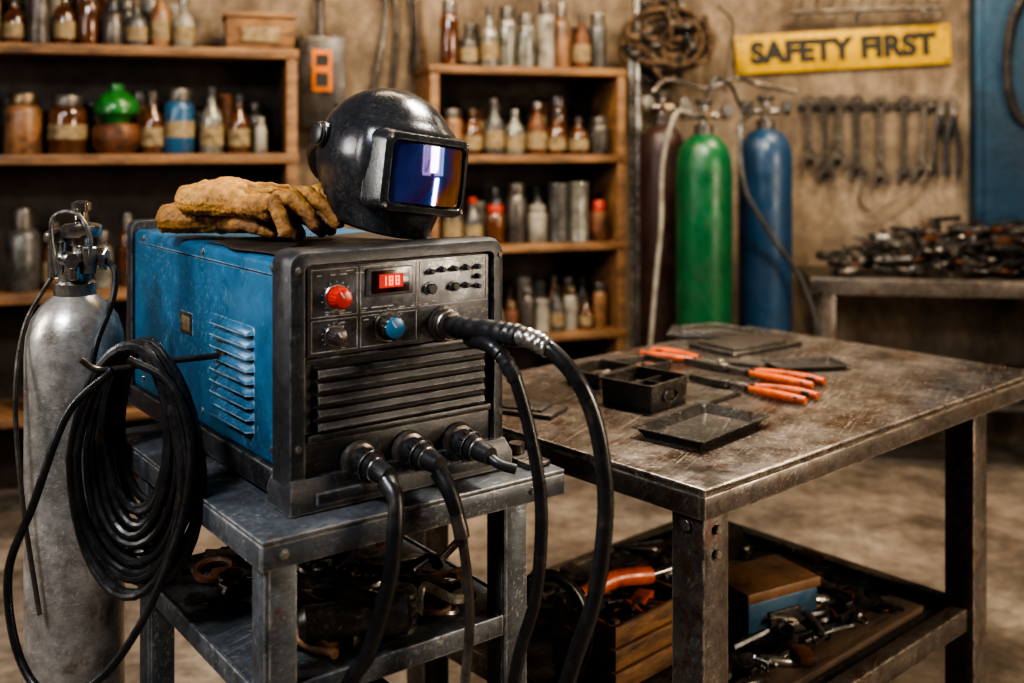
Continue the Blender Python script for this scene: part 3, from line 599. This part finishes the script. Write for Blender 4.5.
# ---------------------------------------------------------------- cables from machine
m=MB(); m.tube([(-.195,1.635,.918),(-.18,1.615,.9),(-.178,1.60,.86),(-.186,1.59,.78),(-.215,1.585,.68),(-.255,1.58,.6),(-.3,1.55,.35),(-.28,1.45,.1),(-.1,1.3,.016),(.15,1.2,.016)],lambda t:.0165-.0035*min(1,t*8),rub_m,14,12); m.out('welding_cable')
m=MB(); m.tube([(-.118,1.69,.917),(-.1,1.675,.89),(-.083,1.665,.84),(-.067,1.66,.714),(-.075,1.65,.581),(-.1,1.6,.3),(-.05,1.5,.05),(.2,1.4,.013),(.5,1.3,.013)],lambda t:.008,dsteel_m,10,10)
m.tube([(-.118,1.69,.917),(-.1,1.675,.89),(-.086,1.668,.85),(-.08,1.664,.81)],lambda t:.0155-.005*t,rub_m,12,8)
m.tube([(-.088,1.668,.855),(-.082,1.665,.835),(-.079,1.664,.82)],.0125,dsteel_m,12,6); m.out('earth_cable')
wm_mat=Matrix.Translation((-.345,1.63,.8655))@rotz(aC)
g0=wm_mat@Vector((.29,-.02,.268))
m=MB()
p=[g0,(g0.x+.03,g0.y-.045,g0.z+.003),(-.02,1.69,1.140),(.012,1.66,1.140)]
m.tube(p,lambda t:.0195 if int(t*14)%2 else .017,rub2_m,16,10)
m.tube([(-.0,1.672,1.140),(.03,1.645,1.139),(.058,1.625,1.127)],lambda t:.0168 if int(t*12)%2 else .015,steel_m,16,10)
m.tube([(.04,1.637,1.136),(.065,1.62,1.122),(.1,1.605,1.083),(.124,1.6,1.03),(.138,1.6,.96),(.142,1.6,.871),(.125,1.6,.749),(.085,1.6,.623),(.03,1.58,.4),(.0,1.5,.15),(.1,1.35,.017),(.4,1.2,.017)],.013,rub_m,14,10)
m.out('welding_torch_cable')
m=MB(); m.tube([(g0.x+.03,g0.y-.03,g0.z-.018),(-.04,1.69,1.122),(-.015,1.67,1.105),(.006,1.66,1.07)],lambda t:.0135 if int(t*20)%2 else .0118,rub2_m,12,8)
m.tube([(-.015,1.67,1.105),(.006,1.66,1.07),(.028,1.66,.99),(.044,1.66,.9),(.046,1.66,.82),(.036,1.66,.72),(.003,1.66,.592),(-.03,1.62,.3),(.05,1.5,.05),(.3,1.45,.013),(.6,1.5,.013)],.0105,rub_m,12,10); m.out('gas_supply_cable')
m=MB(); a=wm_mat@Vector((.33,-.07,.05)); m.tube([a,a+Vector((.02,-.012,-.01)),a+Vector((.045,-.01,-.018))],.009,rub2_m,10); m.out('short_plug_lead')
# ---------------------------------------------------------------- cable coil on side
m=MB(); C=Vector((-.63,1.775,0)); dx_=Vector((math.cos(-.35),math.sin(-.35),0)); dn=Vector((-math.sin(-.35),math.cos(-.35),0))*-1
pts=[]; nl=24; top=1.105; st=32
rng=random.Random(11)
prm=[]
for k in range(nl+2):
    w_=.5-.5*math.cos(k*pi/7.5)
    prm.append((.064+.056*w_+rng.uniform(-.005,.005),.140+.065*w_+rng.uniform(-.008,.006),.004*math.sin(k*1.7),-.034+.068*k/nl+rng.uniform(-.004,.004),rng.uniform(-.006,.004),rng.uniform(-.12,.12)))
for i in range(nl*st):
    u=i/st; k=int(u); f=u-k; f=f*f*(3-2*f)
    q=[prm[k][j]*(1-f)+prm[k+1][j]*f for j in range(6)]
    a=2*pi*u+pi/2
    px=q[0]*math.cos(a)+q[2]; pz=top-q[1]+q[1]*math.sin(a)+q[4]
    px+=q[5]*.12*(top-pz); tp=max(0,math.sin(a)); px*=(1-.18*tp)
    pts.append(C+dx_*px+dn*(q[3]*(1-.3*tp)+.004*math.sin(a*2+k))+Vector((0,0,pz)))
m.tube(pts,.0066,rub_m,8,raw=True)
m.tube([C+Vector((-.03,-.04,1.07)),C+Vector((-.10,-.05,1.0)),(-.775,1.70,.86),(-.825,1.72,.74),(-.80,1.70,.62),(-.735,1.67,.565),(-.65,1.66,.60),(-.58,1.67,.70),(-.53,1.69,.84),(-.52,1.70,.96),(-.56,1.72,1.05),C+Vector((.0,-.05,1.09))],.0068,rub_m,10,14)
m.out('cable_coil')
# ---------------------------------------------------------------- left gas cylinder
gx,gy=-.826,1.985
m=MB(); r=.0885
m.lathe([(.08,0),(r,.01),(r,1.05),(.086,1.085),(.077,1.115),(.06,1.14),(.042,1.155),(.036,1.16)],cyl_m,None,40)
m.lathe([(.038,1.15),(.038,1.18),(.03,1.185),(.03,1.2)],steel_m,None,24)
m.out('steel_gas_cylinder',None,TM((gx,gy,0)))
m=MB(); m.lathe([(.02,1.2),(.024,1.205),(.024,1.225),(.016,1.23),(.016,1.25),(.021,1.252),(.021,1.265),(.034,1.268),(.037,1.273),(.037,1.288),(.03,1.292),(.014,1.295),(.012,1.315),(.018,1.318),(.018,1.33),(.01,1.335)],chrome_m,TM((.012,0,0)),20)
m.cyl((-.04,-.0,1.225),(.055,0,1.225),.014,chrome_m); m.cyl((.04,0,1.225),(.06,0,1.225),.021,steel_m,seg=6); m.cyl((0.012,-.045,1.225),(0.012,0,1.225),.016,chrome_m,seg=6)
m.cyl((.012,-.03,1.24),(.012,-.03,1.19),.012,chrome_m)
m.cyl((-.035,0,1.19),(-.035,0,1.26),.016,chrome_m); m.lathe([(.022,1.258),(.024,1.262),(.022,1.275),(.01,1.282)],steel_m,TM((-.035,0,0)),18)
m.cyl((.035,-.02,1.20),(.035,-.02,1.25),.013,steel_m,seg=6)
m.tube([(-.035,0,1.2),(-.05,-.02,1.17),(-.07,-.06,1.10),(-.068,-.095,.98),(-.05,-.105,.8),(-.02,-.105,.6)],.0045,dsteel_m,8)
m.tube([(.06,0,1.225),(.08,-.01,1.20),(.085,-.04,1.15),(.075,-.08,1.09),(.07,-.10,1.04)],.006,rub_m,8)
m.tube([(-.02,-.03,1.2),(-.03,-.035,1.29),(-.015,-.03,1.315),(.02,-.03,1.31),(.04,-.03,1.27),(.04,-.03,1.22)],.004,steel_m,8)
m.out('pressure_regulator',None,TM((gx,gy,0)))
# ---------------------------------------------------------------- helmet
hm=empty('welding_helmet',(-.258,1.965,1.281),0)
hm.rotation_euler=(rotz(math.radians(-50))@Matrix.Rotation(.07,4,'Y')@Matrix.Rotation(-.12,4,'X')).to_euler()
me_v=[];me_f=[];NR,NC=48,80
for i in range(NR+1):
    t=max(i/NR,.004)
    for j in range(NC):
        ph=2*pi*j/NC; cx,sy=math.cos(ph),math.sin(ph)
        if t<.5: a=t/.5*pi/2; z=.13+.126*math.cos(a); s=math.sin(a); b=0
        else: b=(t-.5)/.5; z=.13*(1-b); s=1
        f=.142-.022*b*b; bk=.138-.012*b; sd=.118*(1-.30*b**1.4)
        e_=2/2.3; cs=math.copysign(abs(cx)**e_,cx); ss=math.copysign(abs(sy)**e_,sy)
        x=s*(f if cx>0 else bk)*cs; y=s*sd*ss; z-=.012*b*max(cx,0)
        ang=abs(ph if ph<pi else ph-2*pi)
        if ang<1.15 and .035<z<.195: 
            k=min(1,(1.15-ang)/.15)*min(1,(z-.035)/.012,(.195-z)/.012); x+=.006*k*cx; y+=.006*k*sy
        me_v.append((x,y,z+.012))
for i in range(NR):
    for j in range(NC):
        k=(j+1)%NC; q=[i*NC+j,i*NC+k,(i+1)*NC+k,(i+1)*NC+j]
        c=sum((Vector(me_v[a]) for a in q),Vector())/4
        if c.x>-.122+max(0,.16-c.z)*.85+(max(0,c.z-.16)*-.5): me_f.append(q)
m=MB(); m.add(me_v,me_f,helm_m); o=m.out('shell',hm,None,50); md=o.modifiers.new('s','SOLIDIFY'); md.thickness=.0045; md.offset=-1
m=MB()
KC=3.0
def vl(dw,dh,x,r,zc=.118): return [(x-KC*a*a-(.12*max(0,b)),a,zc+b) for a,b in rr(.168+dw,.122+dh,r,6)]
m.loft([vl(.026,.026,.118,.022),vl(.022,.022,.152,.02),vl(.014,.014,.167,.018),vl(-.008,-.008,.169,.012),vl(-.020,-.020,.158,.01)],helm_m,True,False)
for a,b_ in ((-.083,.06),(.083,.06),(-.083,-.06),(.083,-.06)):
    x=.168-KC*a*a-.12*max(0,b_); m.cyl((x-.004,a,.118+b_),(x+.002,a,.118+b_),.004,dsteel_m,seg=10)
m.out('visor_frame',hm)
m=MB(); vs=[];fs=[];nn=16
for j in range(nn+1):
    for i in range(nn+1):
        a=-.075+.150*i/nn; b_=-.052+.104*j/nn; vs.append((.1605-KC*a*a-.12*max(0,b_),a,.118+b_))
for j in range(nn):
    for i in range(nn): fs.append([j*(nn+1)+i,j*(nn+1)+i+1,(j+1)*(nn+1)+i+1,(j+1)*(nn+1)+i])
m.add(vs,fs,lens_m); m.out('visor_lens',hm)
m=MB()
for s in (1,-1):
    T=along((-.035,s*.114,.165),(0,s,.0)); m.lathe([(.024,0),(.024,.008),(.02,.012),(.02,.017),(.016,.019)],rub2_m,T,20); m.torus(.021,.002,dsteel_m,T@Matrix.Translation((0,0,.012)),20,6)
    m.tube([(-.035,s*.105,.165),(-.10,s*.095,.13),(-.145,s*.05,.09),(-.155,0,.08)],.011,rub2_m,8)
m.torus(.088,.009,rub2_m,TM((-.03,0,.13),0,.25,0),30,8,1.2,1); m.tube([(-.035,-.1,.16),(-.035,-.05,.22),(-.035,.05,.22),(-.035,.1,.16)],.009,rub2_m,8)
m.cyl((-.175,0,.08),(-.15,0,.08),.024,rub2_m); m.out('headgear',hm)
# ---------------------------------------------------------------- gloves
tex=D.textures.new('wrinkle','CLOUDS'); tex.noise_scale=.045; tex.noise_depth=1
tex2=D.textures.new('wrinkle_fine','CLOUDS'); tex2.noise_scale=.014; tex2.noise_depth=2
def glove(name,T,mat,mir=1,curl=.0,bend=0):
    m=MB()
    def bz(p):
        p=Vector(p)
        if p.x<-.02: p.z+=bend*(-.02-p.x)
        return p
    def chain(a,b,r0,r1,fl=.6,n=8,seg=12):
        a=Vector(a);b=Vector(b)
        for i in range(n+1):
            t=i/n; p=bz(a.lerp(b,t)); r=r0*(1-t)+r1*t; m.sphere(p,r,mat,(1,1,fl),None,seg)
    for y in (-.034,-.012,.012,.034): chain((-.155,y*1.45,.036),(-.07,y*.95,.036),.032,.029,.98,12)
    chain((-.175,-.055,.036),(-.175,.055,.036),.012,.012,2.4,14)
    chain((-.072,-.045,.047),(-.072,.045,.047),.018,.018,.9,12)
    for y in (-.034,-.012,.012,.034): chain((-.06,y*.95,.034),(.045,y*1.12,.036),.029,.026,.95,10)
    L=[.080,.102,.096,.074]
    for i,y in enumerate((-.044,-.0155,.014,.043)):
        sp=(i-1.5)*.019; l_=L[i]; ky=mir*y
        a0=(.04,ky*1.05,.040); k1=(.05+l_*.38,mir*(y*1.12+sp*.45),.053+curl); k2=(.05+l_*.75,mir*(y*1.15+sp*.8),.036+curl*.5); k3=(.05+l_,mir*(y*1.15+sp),.0145)
        chain(a0,k1,.018,.0168,.95,8); chain(k1,k2,.0164,.0152,.95,7); chain(k2,k3,.0150,.0127,.95,7)
        m.sphere(bz(Vector((.045,ky*1.1,.050))),.0180,mat,(1,1,.9),None,12)
        m.sphere(Vector(k1),.0182,mat,(.8,1,.95),None,12)
    for y in (-.028,0,.028): chain((-.05,mir*y*.8,.0635),(.035,mir*y,.0655),.0042,.0042,1,30,8)
    chain((-.04,-mir*.035,.03),(.015,-mir*.078,.032),.024,.021,.9,9); chain((.015,-mir*.078,.032),(.052,-mir*.092,.026),.019,.0165,.95,7); chain((.052,-mir*.092,.026),(.078,-mir*.09,.016),.0165,.0135,.95,5)
    o=m.out(name,None,T)
    r=o.modifiers.new('r','REMESH'); r.mode='VOXEL'; r.voxel_size=.0019; r.use_smooth_shade=True
    sm=o.modifiers.new('sm','SMOOTH'); sm.iterations=3; sm.factor=.5
    d=o.modifiers.new('d','DISPLACE'); d.texture=tex; d.strength=.011; d.mid_level=.5; d.texture_coords='LOCAL'
    d=o.modifiers.new('d2','DISPLACE'); d.texture=tex2; d.strength=.0048; d.mid_level=.5; d.texture_coords='LOCAL'
    return o
sc9=Matrix.Scale(.98,4)
glove('work_glove',TM((-.50,2.055,1.2615),0,0,math.radians(-14))@sc9,leather2_m,1,0)
glove('work_glove',TM((-.460,1.98,1.298),.12,.10,math.radians(-32))@sc9,leather_m,-1,.004,-.05)
# ---------------------------------------------------------------- lights
def area(name,loc,tgt,e,col,sx,sy=None):
    L=D.lights.new(name,'AREA'); L.energy=e; L.color=col; L.shape='RECTANGLE'; L.size=sx; L.size_y=sy or sx
    o=D.objects.new(name,L); S.collection.objects.link(o); o.location=loc
    o.rotation_euler=(Vector(tgt)-Vector(loc)).to_track_quat('-Z','Y').to_euler(); return o
area('ceiling_lamp_main',(.6,2.8,3.0),(.3,2.3,0),112,(1,.90,.76),.7,.22)
area('ceiling_lamp_front',(-1.4,.4,2.9),(-.3,1.8,1.0),80,(.92,.95,1),.5,.35)  # unseen fill light added from the front left
area('window_light_right',(3.4,1.2,1.9),(.3,2.2,.6),85,(1,.83,.64),.8,.8)  # added light from the right, beside the made-up windows
area('side_lamp_left',(-2.7,1.5,1.9),(-.8,2.0,.9),34,(1,.95,.88),.25,.9)  # unseen light added to brighten the steel cylinder from the left
area('work_lamp_low',(2.9,1.5,.9),(.5,2.4,.3),20,(1,.85,.66),.3,.3)  # unseen low fill added to brighten the clutter under the table
area('ceiling_lamp_tools',(1.7,3.9,3.0),(1.5,5.1,1.2),48,(1,.82,.58),.7,.25)
area('ceiling_lamp_shelves',(-.3,3.4,3.0),(-.2,4.6,1.2),42,(1,.76,.48),.8,.25)
w=D.worlds.new('world'); S.world=w; w.use_nodes=True; w.node_tree.nodes['Background'].inputs[0].default_value=(.5,.45,.4,1); w.node_tree.nodes['Background'].inputs[1].default_value=.2
# ---------------------------------------------------------------- camera
cam=D.cameras.new('camera'); co=D.objects.new('camera',cam); S.collection.objects.link(co); S.camera=co
co.location=(0,0,1.45); co.rotation_euler=(pi/2,0,0); cam.sensor_width=36; cam.lens=36*1050/1024; cam.shift_y=-201.5/1024
cam.dof.use_dof=True; cam.dof.focus_distance=1.9; cam.dof.aperture_fstop=2.0
try:
    S.view_settings.look='AgX - High Contrast'
except Exception: pass
